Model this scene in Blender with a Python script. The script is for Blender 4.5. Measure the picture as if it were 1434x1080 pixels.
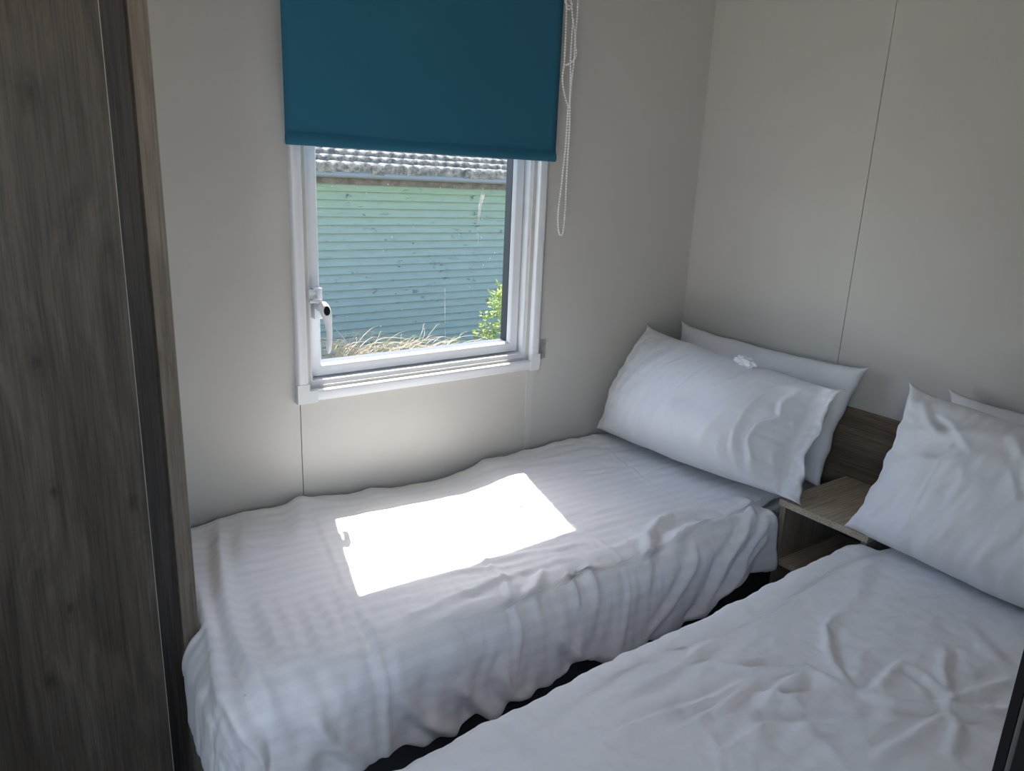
import bpy, bmesh, math, random
import numpy as np
from mathutils import Vector, Matrix
from math import radians, pi, sin, cos

for o in list(bpy.data.objects): bpy.data.objects.remove(o, do_unlink=True)
scn = bpy.context.scene
COL = scn.collection

# ------------------------------------------------------------------ camera
cam = bpy.data.cameras.new('camera'); cam.sensor_width = 36; cam.lens = 1085/1434*36
cam.clip_start = .02; cam.clip_end = 200
camo = bpy.data.objects.new('camera', cam); COL.objects.link(camo)
Rm = Matrix(((0.81527473, 0.12941759, -0.56442731), (-0.5775968, 0.25132627, -0.77667048), (0.04134059, 0.95921123, 0.27965115)))
camo.matrix_world = Matrix.Translation((-2.140, -1.9, 1.42)) @ Rm.to_4x4()
scn.camera = camo

# ------------------------------------------------------------------ light
SUN_DIR = Vector((-.142, -.52, -1)).normalized()
W = bpy.data.worlds.new('sky'); scn.world = W; W.use_nodes = True
nt = W.node_tree
bg = nt.nodes['Background']
sky = nt.nodes.new('ShaderNodeTexSky'); sky.sky_type = 'NISHITA'; sky.sun_disc = False
sky.sun_elevation = radians(61); sky.sun_rotation = radians(17); sky.altitude = 10; sky.dust_density = 1.5
nt.links.new(sky.outputs[0], bg.inputs[0]); bg.inputs[1].default_value = .9
sl = bpy.data.lights.new('sun', 'SUN'); sl.energy = 19; sl.angle = radians(.55); sl.color = (1, .96, .9)
so = bpy.data.objects.new('sun', sl); COL.objects.link(so)
so.rotation_euler = SUN_DIR.to_track_quat('-Z', 'Y').to_euler(); so.location = (2, 6, 9)
def portal(name, loc, sx, sy, direction):
    l = bpy.data.lights.new(name, 'AREA'); l.shape = 'RECTANGLE'; l.size = sx; l.size_y = sy
    l.cycles.is_portal = True
    o = bpy.data.objects.new(name, l); COL.objects.link(o); o.location = loc
    o.rotation_euler = Vector(direction).to_track_quat('-Z', 'Z').to_euler()
portal('window_portal', (-1.06, .09, 1.15), .66, .62, (0, -1, 0))
portal('rear_fill_portal', (-1.75, -2.94, 1.35), .7, 1.0, (0, 1, 0))  # portal for the opening added behind the camera as sky fill
portal('end_fill_portal', (-3.19, -2.42, 1.10), 1.0, 1.96, (1, 0, 0))  # portal for the fill opening added in the hallway end wall
scn.view_settings.view_transform = 'Standard'; scn.view_settings.look = 'None'
scn.view_settings.gamma = 1; scn.view_settings.use_curve_mapping = False
scn.view_settings.exposure = 0.25

# ------------------------------------------------------------------ noise
_rs = np.random.RandomState(7); _perm = np.concatenate([_rs.permutation(256)]*2)
_ga = _rs.rand(256)*2*pi
def pn(x, y):
    xi = np.floor(x).astype(int); yi = np.floor(y).astype(int)
    xf = x-xi; yf = y-yi
    u = xf**3*(xf*(xf*6-15)+10); v = yf**3*(yf*(yf*6-15)+10)
    def g(ix, iy, dx, dy):
        a = _ga[_perm[_perm[ix & 255]+(iy & 255)]]
        return np.cos(a)*dx+np.sin(a)*dy
    n00 = g(xi, yi, xf, yf); n10 = g(xi+1, yi, xf-1, yf)
    n01 = g(xi, yi+1, xf, yf-1); n11 = g(xi+1, yi+1, xf-1, yf-1)
    return 1.4*((n00*(1-u)+n10*u)*(1-v)+(n01*(1-u)+n11*u)*v)
def fbm(x, y, n=3):
    s = 0; a = 1
    for i in range(n): s = s+a*pn(x*2**i+i*17.3, y*2**i-i*9.1); a *= .5
    return s
def fold(x, y, pts, w, h, lobe=.5, side=1):
    """a rounded cloth ridge along a polyline"""
    best = np.full(x.shape, 1e9); sg = np.zeros(x.shape); tt = np.zeros(x.shape)
    P = np.array(pts, float); L = np.hypot(*(P[1:]-P[:-1]).T); cum = np.concatenate([[0], np.cumsum(L)])
    for i in range(len(P)-1):
        d = P[i+1]-P[i]; t = ((x-P[i, 0])*d[0]+(y-P[i, 1])*d[1])/(L[i]**2); t = np.clip(t, 0, 1)
        ex = x-P[i, 0]-t*d[0]; ey = y-P[i, 1]-t*d[1]; dd = np.hypot(ex, ey)
        m = dd < best; best = np.where(m, dd, best)
        sg = np.where(m, np.sign(d[0]*ey-d[1]*ex), sg); tt = np.where(m, (cum[i]+t*L[i])/cum[-1], tt)
    s = best*sg*side
    env = np.clip(np.sin(pi*np.clip(tt, 0, 1)), 0, 1)**.6
    return h*env*(np.exp(-(s/w)**2)-lobe*np.exp(-((s-1.7*w)/(1.3*w))**2))

# ------------------------------------------------------------------ mesh helpers
def mesh_obj(name, verts, faces, mat, parent=None, smooth=False, uvs=None):
    me = bpy.data.meshes.new(name); me.from_pydata([tuple(v) for v in verts], [], faces); me.update()
    if uvs is not None:
        ul = me.uv_layers.new(name='UVMap'); idx = np.zeros(len(me.loops), int); me.loops.foreach_get('vertex_index', idx)
        ul.data.foreach_set('uv', np.asarray(uvs, float)[idx].ravel())
    o = bpy.data.objects.new(name, me); COL.objects.link(o)
    if mat: me.materials.append(mat)
    if smooth: me.polygons.foreach_set('use_smooth', [True]*len(me.polygons))
    if parent: o.parent = parent
    return o
def bm_obj(name, bm, mat, parent=None, smooth=False, bevel=0, seg=2):
    if bevel:
        bmesh.ops.bevel(bm, geom=[e for e in bm.edges if len(e.link_faces) == 2 and e.calc_face_angle(0) > .5], offset=bevel, segments=seg, affect='EDGES', profile=.5)
    bmesh.ops.recalc_face_normals(bm, faces=bm.faces[:])
    me = bpy.data.meshes.new(name); bm.to_mesh(me); bm.free()
    o = bpy.data.objects.new(name, me); COL.objects.link(o)
    if mat: me.materials.append(mat)
    if smooth:
        me.polygons.foreach_set('use_smooth', [True]*len(me.polygons))
        try: me.set_sharp_from_angle(angle=radians(35))
        except Exception: pass
    if parent: o.parent = parent
    return o
def box(bm, x0, x1, y0, y1, z0, z1):
    v = [bm.verts.new(p) for p in ((x0, y0, z0), (x1, y0, z0), (x1, y1, z0), (x0, y1, z0), (x0, y0, z1), (x1, y0, z1), (x1, y1, z1), (x0, y1, z1))]
    for f in ((0, 3, 2, 1), (4, 5, 6, 7), (0, 1, 5, 4), (1, 2, 6, 5), (2, 3, 7, 6), (3, 0, 4, 7)): bm.faces.new([v[i] for i in f])
def box_obj(name, dims, mat, parent=None, bevel=.001, smooth=True):
    bm = bmesh.new(); box(bm, *dims); return bm_obj(name, bm, mat, parent, smooth, bevel)
def ring(bm, x0, x1, z0, z1, prof, sides='lrbt'):
    """mitred rectangular frame; prof = list of (inset, y)"""
    rows = []
    for ins, y in prof:
        rows.append([bm.verts.new(p) for p in ((x0+ins, y, z0+ins), (x1-ins, y, z0+ins), (x1-ins, y, z1-ins), (x0+ins, y, z1-ins))])
    n = len(rows)
    for i in range(n):
        a = rows[i]; b = rows[(i+1) % n]
        for k in range(4): bm.faces.new((a[k], a[(k+1) % 4], b[(k+1) % 4], b[k]))
def tube(bm, pts, rad, n=8, cap=True):
    rings = []; P = [Vector(p) for p in pts]; up = Vector((0.13, .2, 1)).normalized()
    for i, p in enumerate(P):
        d = (P[min(i+1, len(P)-1)]-P[max(i-1, 0)]).normalized()
        s = d.cross(up)
        if s.length < .05: s = d.cross(Vector((1, .1, 0)))
        s.normalize(); t = s.cross(d)
        r = rad[i] if hasattr(rad, '__len__') else rad
        rings.append([bm.verts.new(p+s*r*cos(2*pi*k/n)+t*r*sin(2*pi*k/n)) for k in range(n)])
    for a, b in zip(rings, rings[1:]):
        for k in range(n): bm.faces.new((a[k], a[(k+1) % n], b[(k+1) % n], b[k]))
    if cap: bm.faces.new(rings[0][::-1]); bm.faces.new(rings[-1])
def catmull(pts, step):
    P = np.array(pts, float); out = []
    for i in range(len(P)-1):
        p0 = P[max(i-1, 0)]; p1 = P[i]; p2 = P[i+1]; p3 = P[min(i+2, len(P)-1)]
        n = max(2, int(np.linalg.norm(p2-p1)/step*4))
        for t in np.linspace(0, 1, n, endpoint=False):
            out.append(.5*((2*p1)+(-p0+p2)*t+(2*p0-5*p1+4*p2-p3)*t*t+(-p0+3*p1-3*p2+p3)*t**3))
    out.append(P[-1]); out = np.array(out)
    L = np.concatenate([[0], np.cumsum(np.linalg.norm(np.diff(out, axis=0), axis=1))])
    s = np.arange(0, L[-1], step)
    return np.stack([np.interp(s, L, out[:, k]) for k in range(3)], 1)
def thing(name, label, cat, loc=(0, 0, 0), group=None):
    o = bpy.data.objects.new(name, None); COL.objects.link(o); o.location = loc; o.empty_display_size = .1
    o['label'] = label; o['category'] = cat
    if group: o['group'] = group
    return o
def tag(o, label, cat, group=None, kind=None):
    o['label'] = label; o['category'] = cat
    if group: o['group'] = group
    if kind: o['kind'] = kind
    return o
def struct(o, label=None):
    o['kind'] = 'structure'
    if label: o['label'] = label
    return o
def reparent(o, p):
    o.parent = p; o.matrix_parent_inverse = Matrix.Translation(p.location).inverted(); return o

# ------------------------------------------------------------------ materials
def mat(name, col=(.8, .8, .8), rough=.5, spec=.5, metal=0):
    m = bpy.data.materials.new(name); m.use_nodes = True; b = m.node_tree.nodes['Principled BSDF']
    b.inputs['Base Color'].default_value = (*col, 1); b.inputs['Roughness'].default_value = rough
    b.inputs['Specular IOR Level'].default_value = spec; b.inputs['Metallic'].default_value = metal
    return m
def N(m, t, **k):
    n = m.node_tree.nodes.new(t)
    for a, v in k.items(): setattr(n, a, v)
    return n
def lk(m, a, b): m.node_tree.links.new(a, b)
def bsdf(m): return m.node_tree.nodes['Principled BSDF']
def coords(m, scale=(1, 1, 1), kind='Object', loc=(0, 0, 0)):
    tc = N(m, 'ShaderNodeTexCoord'); mp = N(m, 'ShaderNodeMapping'); mp.inputs['Scale'].default_value = scale; mp.inputs['Location'].default_value = loc
    lk(m, tc.outputs[kind], mp.inputs[0]); return mp.outputs[0]
def noise(m, vec, scale, detail=3, rough=.5, dist=0):
    n = N(m, 'ShaderNodeTexNoise'); lk(m, vec, n.inputs['Vector']); n.inputs['Scale'].default_value = scale
    n.inputs['Detail'].default_value = detail; n.inputs['Roughness'].default_value = rough; n.inputs['Distortion'].default_value = dist
    return n.outputs[0]
def ramp(m, fac, stops):
    r = N(m, 'ShaderNodeValToRGB'); lk(m, fac, r.inputs[0]); e = r.color_ramp.elements
    while len(e) < len(stops): e.new(.5)
    for q, (p, c) in zip(e, stops): q.position = p; q.color = (*c, 1) if len(c) == 3 else c
    return r.outputs[0]
def bump(m, h, strength, dist, prev=None):
    b = N(m, 'ShaderNodeBump'); b.inputs['Strength'].default_value = strength; b.inputs['Distance'].default_value = dist
    lk(m, h, b.inputs['Height'])
    if prev: lk(m, prev, b.inputs['Normal'])
    return b.outputs[0]
def mixc(m, fac, a, b, mode='MIX'):
    x = N(m, 'ShaderNodeMix', data_type='RGBA', blend_type=mode)
    if isinstance(fac, (int, float)): x.inputs[0].default_value = fac
    else: lk(m, fac, x.inputs[0])
    for i, v in ((6, a), (7, b)):
        if isinstance(v, tuple): x.inputs[i].default_value = (*v, 1)
        else: lk(m, v, x.inputs[i])
    return x.outputs[2]

M = {}
def make_wall():
    m = mat('wall_laminate', (.56, .54, .51), .38, .6)
    v = coords(m)
    n1 = noise(m, v, 330, 2, .6); n2 = noise(m, v, 900, 1)
    nb = bump(m, n1, .35, .0007)
    lk(m, nb, bsdf(m).inputs['Normal'])
    big = noise(m, v, 3, 2)
    lk(m, ramp(m, big, [(.3, (.555, .530, .495)), (.7, (.58, .555, .52))]), bsdf(m).inputs['Base Color'])
    return m
M['wall'] = make_wall()
M['groove'] = mat('groove_dark', (.10, .095, .085), .8)
M['strip'] = mat('joint_strip', (.60, .585, .56), .4)
M['upvc'] = mat('white_plastic', (.80, .81, .84), .32, .5)
M['upvc2'] = mat('ivory_plastic', (.74, .75, .75), .3, .5)
M['gasket'] = mat('dark_gasket', (.025, .03, .045), .5)
M['black'] = mat('black_plastic', (.006, .006, .007), .6, .15)
M['alu'] = mat('grey_strip', (.10, .10, .102), .4)
M['metal'] = mat('dull_metal', (.5, .5, .5), .35, .5, 1)
M['clear'] = mat('clear_plastic', (.85, .85, .85), .12)
bsdf(M['clear']).inputs['Alpha'].default_value = .14
M['bead'] = mat('white_bead', (.90, .88, .86), .3)
M['floor'] = mat('dark_floor', (.035, .036, .042), .75)
_v = coords(M['floor']); lk(M['floor'], ramp(M['floor'], noise(M['floor'], _v, 160, 3), [(.3, (.025, .026, .03)), (.7, (.05, .05, .056))]), bsdf(M['floor']).inputs['Base Color'])
M['ceil'] = mat('ceiling_white', (.82, .80, .77), .7)
M['base'] = mat('divan_base', (.03, .03, .036), .8)

KN = ((-2.02, 1.485, .010), (-2.055, 1.081, .010), (-2.057, .852, .007), (-1.94, .805, .006), (-2.055, .63, .007), (-2.10, .50, .006))
def make_wood(name, grain, dark, mid, light, gscale=1.0, knots=(), rough=.5, off=(0, 0, 0)):
    """oak laminate; grain = axis index the grain runs along"""
    m = mat(name, mid, rough, .35)
    s = [22*gscale]*3; s[grain] = 1.1*gscale
    v = coords(m, tuple(s), loc=off)
    sb = [3.2]*3; sb[grain] = .8
    vb = coords(m, tuple(sb), loc=off)
    warp = noise(m, vb, 1.2, 3, .5)
    add = N(m, 'ShaderNodeVectorMath', operation='MULTIPLY_ADD'); lk(m, warp, add.inputs[0]); add.inputs[1].default_value = (9, 9, 9); lk(m, v, add.inputs[2])
    g1 = noise(m, add.outputs[0], 1.0, 5, .62)
    fine = [260]*3; fine[grain] = 6
    g2 = noise(m, coords(m, tuple(fine), loc=off), 1, 3, .6)
    c = ramp(m, g1, [(.25, dark), (.5, mid), (.78, light)])
    c = mixc(m, .75, c, ramp(m, g2, [(.32, (.42, .42, .42)), (.58, (1, 1, 1))]), 'MULTIPLY')
    for kx, kz, kr in knots:
        kc = [kx, 0, kz] if grain == 2 else [0, kx, kz]
        sc = [1, 0, .5] if grain == 2 else [0, .5, 1]
        vm = N(m, 'ShaderNodeVectorMath', operation='SUBTRACT'); tcn = coords(m); lk(m, tcn, vm.inputs[0]); vm.inputs[1].default_value = kc
        v2 = N(m, 'ShaderNodeVectorMath', operation='MULTIPLY'); lk(m, vm.outputs[0], v2.inputs[0]); v2.inputs[1].default_value = sc
        ln = N(m, 'ShaderNodeVectorMath', operation='LENGTH'); lk(m, v2.outputs[0], ln.inputs[0])
        wob = N(m, 'ShaderNodeMath', operation='MULTIPLY_ADD'); lk(m, noise(m, tcn, 60, 3), wob.inputs[0]); wob.inputs[1].default_value = kr*1.3; lk(m, ln.outputs[1], wob.inputs[2])
        k = ramp(m, wob.outputs[0], [(kr*.7, (.28, .26, .25)), (kr*1.25, (.55, .53, .5)), (kr*1.7, (.95, .93, .9)), (kr*2.0, (.72, .7, .68)), (kr*2.5, (1, 1, 1))])
        c = mixc(m, .85, c, k, 'MULTIPLY')
    lk(m, c, bsdf(m).inputs['Base Color'])
    lk(m, bump(m, g2, .25, .0008), bsdf(m).inputs['Normal'])
    return m
M['ward'] = make_wood('grey_oak_vertical', 2, (.042, .032, .023), (.085, .068, .051), (.145, .119, .092), off=(1.3, .2, 4.7), knots=KN)
M['ward_edge'] = make_wood('grey_oak_edge', 2, (.12, .09, .065), (.18, .142, .108), (.235, .19, .15))
M['ward_dark'] = make_wood('grey_oak_recess', 2, (.065, .052, .044), (.095, .078, .068), (.12, .10, .088))
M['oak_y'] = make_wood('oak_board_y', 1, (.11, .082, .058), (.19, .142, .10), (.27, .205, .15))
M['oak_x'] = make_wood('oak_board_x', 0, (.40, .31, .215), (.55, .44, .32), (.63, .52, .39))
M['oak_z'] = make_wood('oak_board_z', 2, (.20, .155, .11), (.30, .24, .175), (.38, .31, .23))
M['edge'] = mat('pale_edge_band', (.36, .32, .27), .4)
M['inner'] = mat('cabinet_inside', (.035, .033, .034), .7)

def make_cloth(name, col=(.90, .885, .885), stripe=True, rough=.75, sc=.96):
    m = mat(name, col, rough, .25)
    b = bsdf(m); b.inputs['Sheen Weight'].default_value = .15; b.inputs['Sheen Roughness'].default_value = .5
    uv = coords(m, (1, 1, 1), 'UV')
    fine = noise(m, uv, 60, 4, .6, .6)
    wv = noise(m, uv, 900, 1)
    nb = bump(m, fine, .22, .004); nb = bump(m, wv, .12, .0006, nb)
    lk(m, nb, b.inputs['Normal'])
    if stripe:
        w = N(m, 'ShaderNodeTexWave', wave_type='BANDS', bands_direction='Y', wave_profile='SIN'); lk(m, uv, w.inputs['Vector'])
        w.inputs['Scale'].default_value = 9.0; w.inputs['Distortion'].default_value = .25; w.inputs['Detail'].default_value = 1
        r = ramp(m, w.outputs[0], [(.42, (0, 0, 0)), (.58, (1, 1, 1))])
        lk(m, mixc(m, r, tuple(c*sc for c in col), col), b.inputs['Base Color'])
        rr = N(m, 'ShaderNodeMapRange'); lk(m, r, rr.inputs[0]); rr.inputs[3].default_value = .55; rr.inputs[4].default_value = .8
        lk(m, rr.outputs[0], b.inputs['Roughness'])
    return m
M['duvet'] = make_cloth('striped_cotton')
M['duvet_plain'] = make_cloth('faint_striped_cotton', sc=.99)
M['case'] = make_cloth('pillow_cotton', (.78, .775, .79), False)
M['sheet'] = make_cloth('sheet_cotton', (.76, .77, .80), False)
def make_blind():
    m = mat('blue_blind', (.026, .128, .205), .85, .2)
    v = coords(m, (1, 1, 1)); n = noise(m, v, 700, 2)
    lk(m, bump(m, n, .15, .0005), bsdf(m).inputs['Normal'])
    return m
M['blind'] = make_blind()
def make_glass():
    m = bpy.data.materials.new('window_glass'); m.use_nodes = True; t = m.node_tree; t.nodes.clear()
    out = t.nodes.new('ShaderNodeOutputMaterial'); tr = t.nodes.new('ShaderNodeBsdfTransparent'); tr.inputs[0].default_value = (.74, .76, .755, 1)
    gl = t.nodes.new('ShaderNodeBsdfGlossy'); gl.inputs['Roughness'].default_value = .02
    df = t.nodes.new('ShaderNodeBsdfDiffuse'); df.inputs[0].default_value = (.8, .85, .85, 1)
    m1 = t.nodes.new('ShaderNodeMixShader'); fr = t.nodes.new('ShaderNodeFresnel'); fr.inputs[0].default_value = 1.3
    t.links.new(fr.outputs[0], m1.inputs[0]); t.links.new(tr.outputs[0], m1.inputs[1]); t.links.new(gl.outputs[0], m1.inputs[2])
    m2 = t.nodes.new('ShaderNodeMixShader')
    v = coords(m, (1, 1, 1)); n = noise(m, v, 9, 4, .6)
    r = ramp(m, n, [(.35, (.012, .012, .012)), (.75, (.045, .045, .045))])
    t.links.new(r, m2.inputs[0]); t.links.new(m1.outputs[0], m2.inputs[1]); t.links.new(df.outputs[0], m2.inputs[2])
    t.links.new(m2.outputs[0], out.inputs[0]); return m
M['glass'] = make_glass()

# ------------------------------------------------------------------ room shell
H = 2.12
def wall_with_hole(name, axis, c0, c1, a0, a1, z0, z1, hole, mat_, grooves=()):
    """slab between c0,c1 on the given normal axis; hole=(a,b,z,z); grooves split it with 2 mm gaps"""
    bm = bmesh.new(); cuts = [a0]
    for g in grooves: cuts += [g-.0011, g+.0011]
    cuts.append(a1)
    def bx(p0, p1, q0, q1, d0=c0, d1=c1):
        if p1-p0 < 1e-5 or q1-q0 < 1e-5: return
        if axis == 'y': box(bm, p0, p1, d0, d1, q0, q1)
        else: box(bm, d0, d1, p0, p1, q0, q1)
    for i in range(0, len(cuts), 2):
        p0, p1 = cuts[i], cuts[i+1]
        if hole and p0 < hole[1] and p1 > hole[0]:
            bx(p0, max(hole[0], p0), z0, z1); bx(min(hole[1], p1), p1, z0, z1)
            bx(max(p0, hole[0]), min(p1, hole[1]), z0, hole[2]); bx(max(p0, hole[0]), min(p1, hole[1]), hole[3], z1)
        else: bx(p0, p1, z0, z1)
    return struct(bm_obj(name, bm, mat_))
HOLE = (-1.415, -.712, .822, 1.76)
wall_with_hole('wall_back', 'y', 0, .03, -2.75, 0, 0, H, HOLE, M['wall'], grooves=(-1.4475,))
w = wall_with_hole('wall_back_outer', 'y', .03, .085, -3.25, .1, -.02, H, HOLE, M['wall'])
w.name = 'wall_outside'
wall_with_hole('wall_right', 'x', 0, .03, -1.82, 0, 0, H, None, M['wall'], grooves=(-.628,))
struct(box_obj('wall_right_backing', (.03, .1, -3.1, .03, -.02, H), M['groove'], bevel=0)).name = 'wall_rear'
struct(box_obj('wall_front', (-1.577, 0, -1.82, -1.7405, 0, H), M['wall'], bevel=0))
# the black edge of the doorway, seen close to the camera
d = struct(box_obj('door_1', (-1.593, -1.578, -1.7462, -1.7400, 0, H-.02), M['black'], bevel=.002), 'black door frame edge with a grey strip')
box_obj('seal', (-1.592, -1.578, -1.7515, -1.7467, 0, H-.02), M['alu'], d, bevel=.001)
box_obj('jamb', (-1.600, -1.578, -1.84, -1.752, 0, H-.02), M['black'], d, bevel=.002)
bm = bmesh.new()   # end wall of the hallway, with an unseen opening added to let fill daylight in
for b in ((-3.25, -3.2, -1.92, .03, 0, H), (-3.25, -3.2, -3.0, -2.92, 0, H), (-3.25, -3.2, -2.92, -1.92, 0, .12), (-3.25, -3.2, -2.92, -1.92, 2.08, H)): box(bm, *b)
struct(bm_obj('wall_left', bm, M['wall']))
bm = bmesh.new()   # hallway wall, with an opening added behind the camera for sky fill
for b in ((-3.2, -2.1, -3.0, -2.95, 0, H), (-1.4, .03, -3.0, -2.95, 0, H), (-2.1, -1.4, -3.0, -2.95, 0, .85), (-2.1, -1.4, -3.0, -2.95, 1.85, H)): box(bm, *b)
struct(bm_obj('wall_hallway', bm, M['wall']))
struct(box_obj('floor', (-3.25, .1, -3.0, .085, -.06, 0), M['floor'], bevel=0))
struct(box_obj('ceiling', (-3.25, .1, -3.0, .085, H, H+.05), M['ceil'], bevel=0))
# vertical cover strip under the window and along the right casing
bm = bmesh.new(); box(bm, -.703, -.680, -.0022, 0, 0, .79)
struct(bm_obj('trim_1', bm, M['strip'], bevel=.0008), 'raised vertical joint strip under the right end of the window')

# ------------------------------------------------------------------ window
WX0, WX1, WZ0, WZ1 = -1.458, -.669, .783, 1.81
win = struct(bpy.data.objects.new('window_1', None), 'small white framed window with the blue blind half down'); COL.objects.link(win); win.location = (-1.063, 0, .783)
def wpart(o): return reparent(o, win)
bm = bmesh.new()
ring(bm, WX0, WX1, WZ0, WZ1, [(0, 0), (0, -.010), (.003, -.0155), (.008, -.018), (.024, -.018), (.029, -.015), (.031, -.010), (.031, .012), (.012, .012), (.012, 0)])
wpart(bm_obj('casing', bm, M['upvc'], smooth=True))
for sx, xa in ((1, WX0), (-1, WX1)):
    bm = bmesh.new(); z0 = WZ0-.0015
    a, b = (xa-.0012, xa+.034) if sx > 0 else (xa-.034, xa+.0012)
    # L-shaped corner piece
    for q in ((a, a+.033, z0, z0+.052), ) if sx > 0 else ((b-.033, b, z0, z0+.052), ):
        box(bm, q[0], q[1], -.0192, -.001, q[2], q[3])
    cc = bm_obj('corner_cap', bm, M['upvc2'], smooth=True, bevel=.004, seg=3); wpart(cc)
    bm = bmesh.new()
    if sx > 0: box(bm, a+.030, a+.055, -.0188, -.001, z0, z0+.033)
    else: box(bm, b-.036, b-.030, -.0188, -.001, z0, z0+.033)
    wpart(bm_obj('corner_cap', bm, M['upvc2'], smooth=True, bevel=.003, seg=3))
bm = bmesh.new()
ring(bm, -1.427, -.700, .8145, 1.78, [(0, .012), (.0, .002), (.002, .0015), (.019, .0085), (.0195, .012), (.0195, .085), (0, .085)])
wpart(bm_obj('window_frame', bm, M['upvc'], smooth=True))
SX0, SX1, SZ0 = -1.4055, -.7215, .835
bm = bmesh.new()
ring(bm, SX0, SX1, SZ0, 1.755, [(.003, .046), (.003, .033), (.005, .030), (.023, .030), (.029, .0308), (.0305, .032), (.0365, .0425), (.030, .046)])
wpart(bm_obj('sash', bm, M['upvc'], smooth=True))
bm = bmesh.new()
ring(bm, SX0, SX1, SZ0, 1.755, [(.004, .0462), (.0362, .0462), (.0362, .077), (.004, .077)])
wpart(bm_obj('gasket', bm, M['gasket']))
bm = bmesh.new(); g0 = .034
vs = [bm.verts.new(p) for p in ((SX0+g0, .0755, SZ0+g0), (SX1-g0, .0755, SZ0+g0), (SX1-g0, .0755, 1.722), (SX0+g0, .0755, 1.722))]
bm.faces.new(vs); pane = wpart(bm_obj('pane', bm, M['glass']))
# dried streaks on the pane: thin splashes of dirt
M['stain'] = mat('dried_splash', (.85, .85, .82), .8)
bsdf(M['stain']).inputs['Alpha'].default_value = .8
def streak(pts, wid, name='streak', alpha=None):
    bm = bmesh.new(); L = []
    for (x, z), w_ in zip(pts, wid): L.append((bm.verts.new((x-w_/2, .0748, z)), bm.verts.new((x+w_/2, .0748, z))))
    for a, b in zip(L, L[1:]): bm.faces.new((a[0], a[1], b[1], b[0]))
    o = bm_obj(name, bm, M['stain'], parent=None); o.parent = win; o.matrix_parent_inverse = Matrix.Translation(win.location).inverted(); return o
rgs = random.Random(3)
for q in range(7):
    ox = q*.0022-.006; l_ = rgs.uniform(.02, .06)
    streak([(-.838+ox*.7, 1.337-q*.003), (-.843+ox, 1.315), (-.849+ox*.8, 1.30-l_*.4), (-.853+ox*.5, 1.285-l_)], [.0012, .0035, .003, .0008])
streak([(-.853, 1.29), (-.856, 1.265), (-.856, 1.235), (-.855, 1.20), (-.853, 1.175)], [.004, .003, .0016, .0018, .001])
streak([(-.966, 1.045), (-.9655, 1.01), (-.965, .975), (-.964, .935)], [.0012, .002, .0016, .0012])
streak([(-.963, .925), (-.962, .90), (-.962, .885)], [.001, .0016, .0012])
for q in range(26):
    x_ = rgs.uniform(-1.33, -.79); z_ = rgs.uniform(.92, 1.40); w_ = rgs.uniform(.001, .0022)
    streak([(x_, z_), (x_, z_-w_*1.3)], [w_, w_])

# handle
hx, hz = -1.3865, 1.028
hd = box_obj('handle', (hx-.011, hx+.011, .006, .0305, hz-.028, hz+.052), M['upvc'], None, bevel=.005); wpart(hd)
bm = bmesh.new()   # body and lever
path = [(hx-.004, -.012, hz+.018), (hx+.004, -.020, hz+.008), (hx+.010, -.024, hz-.012), (hx+.014, -.024, hz-.035), (hx+.0155, -.024, hz-.065), (hx+.014, -.024, hz-.095), (hx+.012, -.022, hz-.118)]
tube(bm, path, [.011, .0165, .0155, .0095, .0085, .0078, .006], 12)
bm2 = bm_obj('lever', bm, M['upvc'], smooth=True); bm2.parent = hd
md = bm2.modifiers.new('s', 'SUBSURF'); md.levels = md.render_levels = 1
def hpart(o): o.parent = hd; return o
bm = bmesh.new(); tube(bm, [(hx+.001, .012, hz+.006), (hx+.002, -.012, hz+.004)], [.013, .012], 14); hpart(bm_obj('spindle', bm, M['upvc2'], smooth=True))
bm = bmesh.new(); tube(bm, [(hx, -.006, hz+.020), (hx-.016, -.009, hz+.024), (hx-.031, -.012, hz+.021)], [.008, .006, .0035], 10); hpart(bm_obj('nose', bm, M['upvc'], smooth=True))
bm = bmesh.new(); tube(bm, [(hx+.006, -.030, hz-.001), (hx+.0055, -.0372, hz+.0005)], [.0095, .009], 16)
bmesh.ops.scale(bm, vec=(.85, 1, 1.35), verts=bm.verts[:], space=Matrix.Translation((-hx-.006, 0, -hz)))
o = hpart(bm_obj('button', bm, M['black'], smooth=True)); o['label'] = 'black oval lock button'
wpart(box_obj('keeper', (-1.416, -1.398, -.006, .012, hz+.028, hz+.05), M['upvc2'], None, bevel=.002))

# ------------------------------------------------------------------ roller blind
bl = thing('roller_blind', 'dark teal blue roller blind drawn halfway down the window', 'blind', (-1.08, -.06, 1.96))
def rp(o, p): return reparent(o, p)
tilt = .017
bm = bmesh.new(); nx, nz = 40, 40; x0, x1, zt = -1.480, -.681, 1.955; V = []
for j in range(nz+1):
    for i in range(nx+1):
        x = x0+(x1-x0)*i/nx; zb = 1.4475-(x-x0)*tilt
        z = zb+(zt-zb)*j/nz
        y = -.058+.0015*sin(i*.21+1)*(1-j/nz)
        V.append((x, y, z))
F = [(j*(nx+1)+i, j*(nx+1)+i+1, (j+1)*(nx+1)+i+1, (j+1)*(nx+1)+i) for j in range(nz) for i in range(nx)]
f = mesh_obj('blind_fabric', V, F, M['blind'], None, True); rp(f, bl); md = f.modifiers.new('s', 'SOLIDIFY'); md.thickness = .0012
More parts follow.
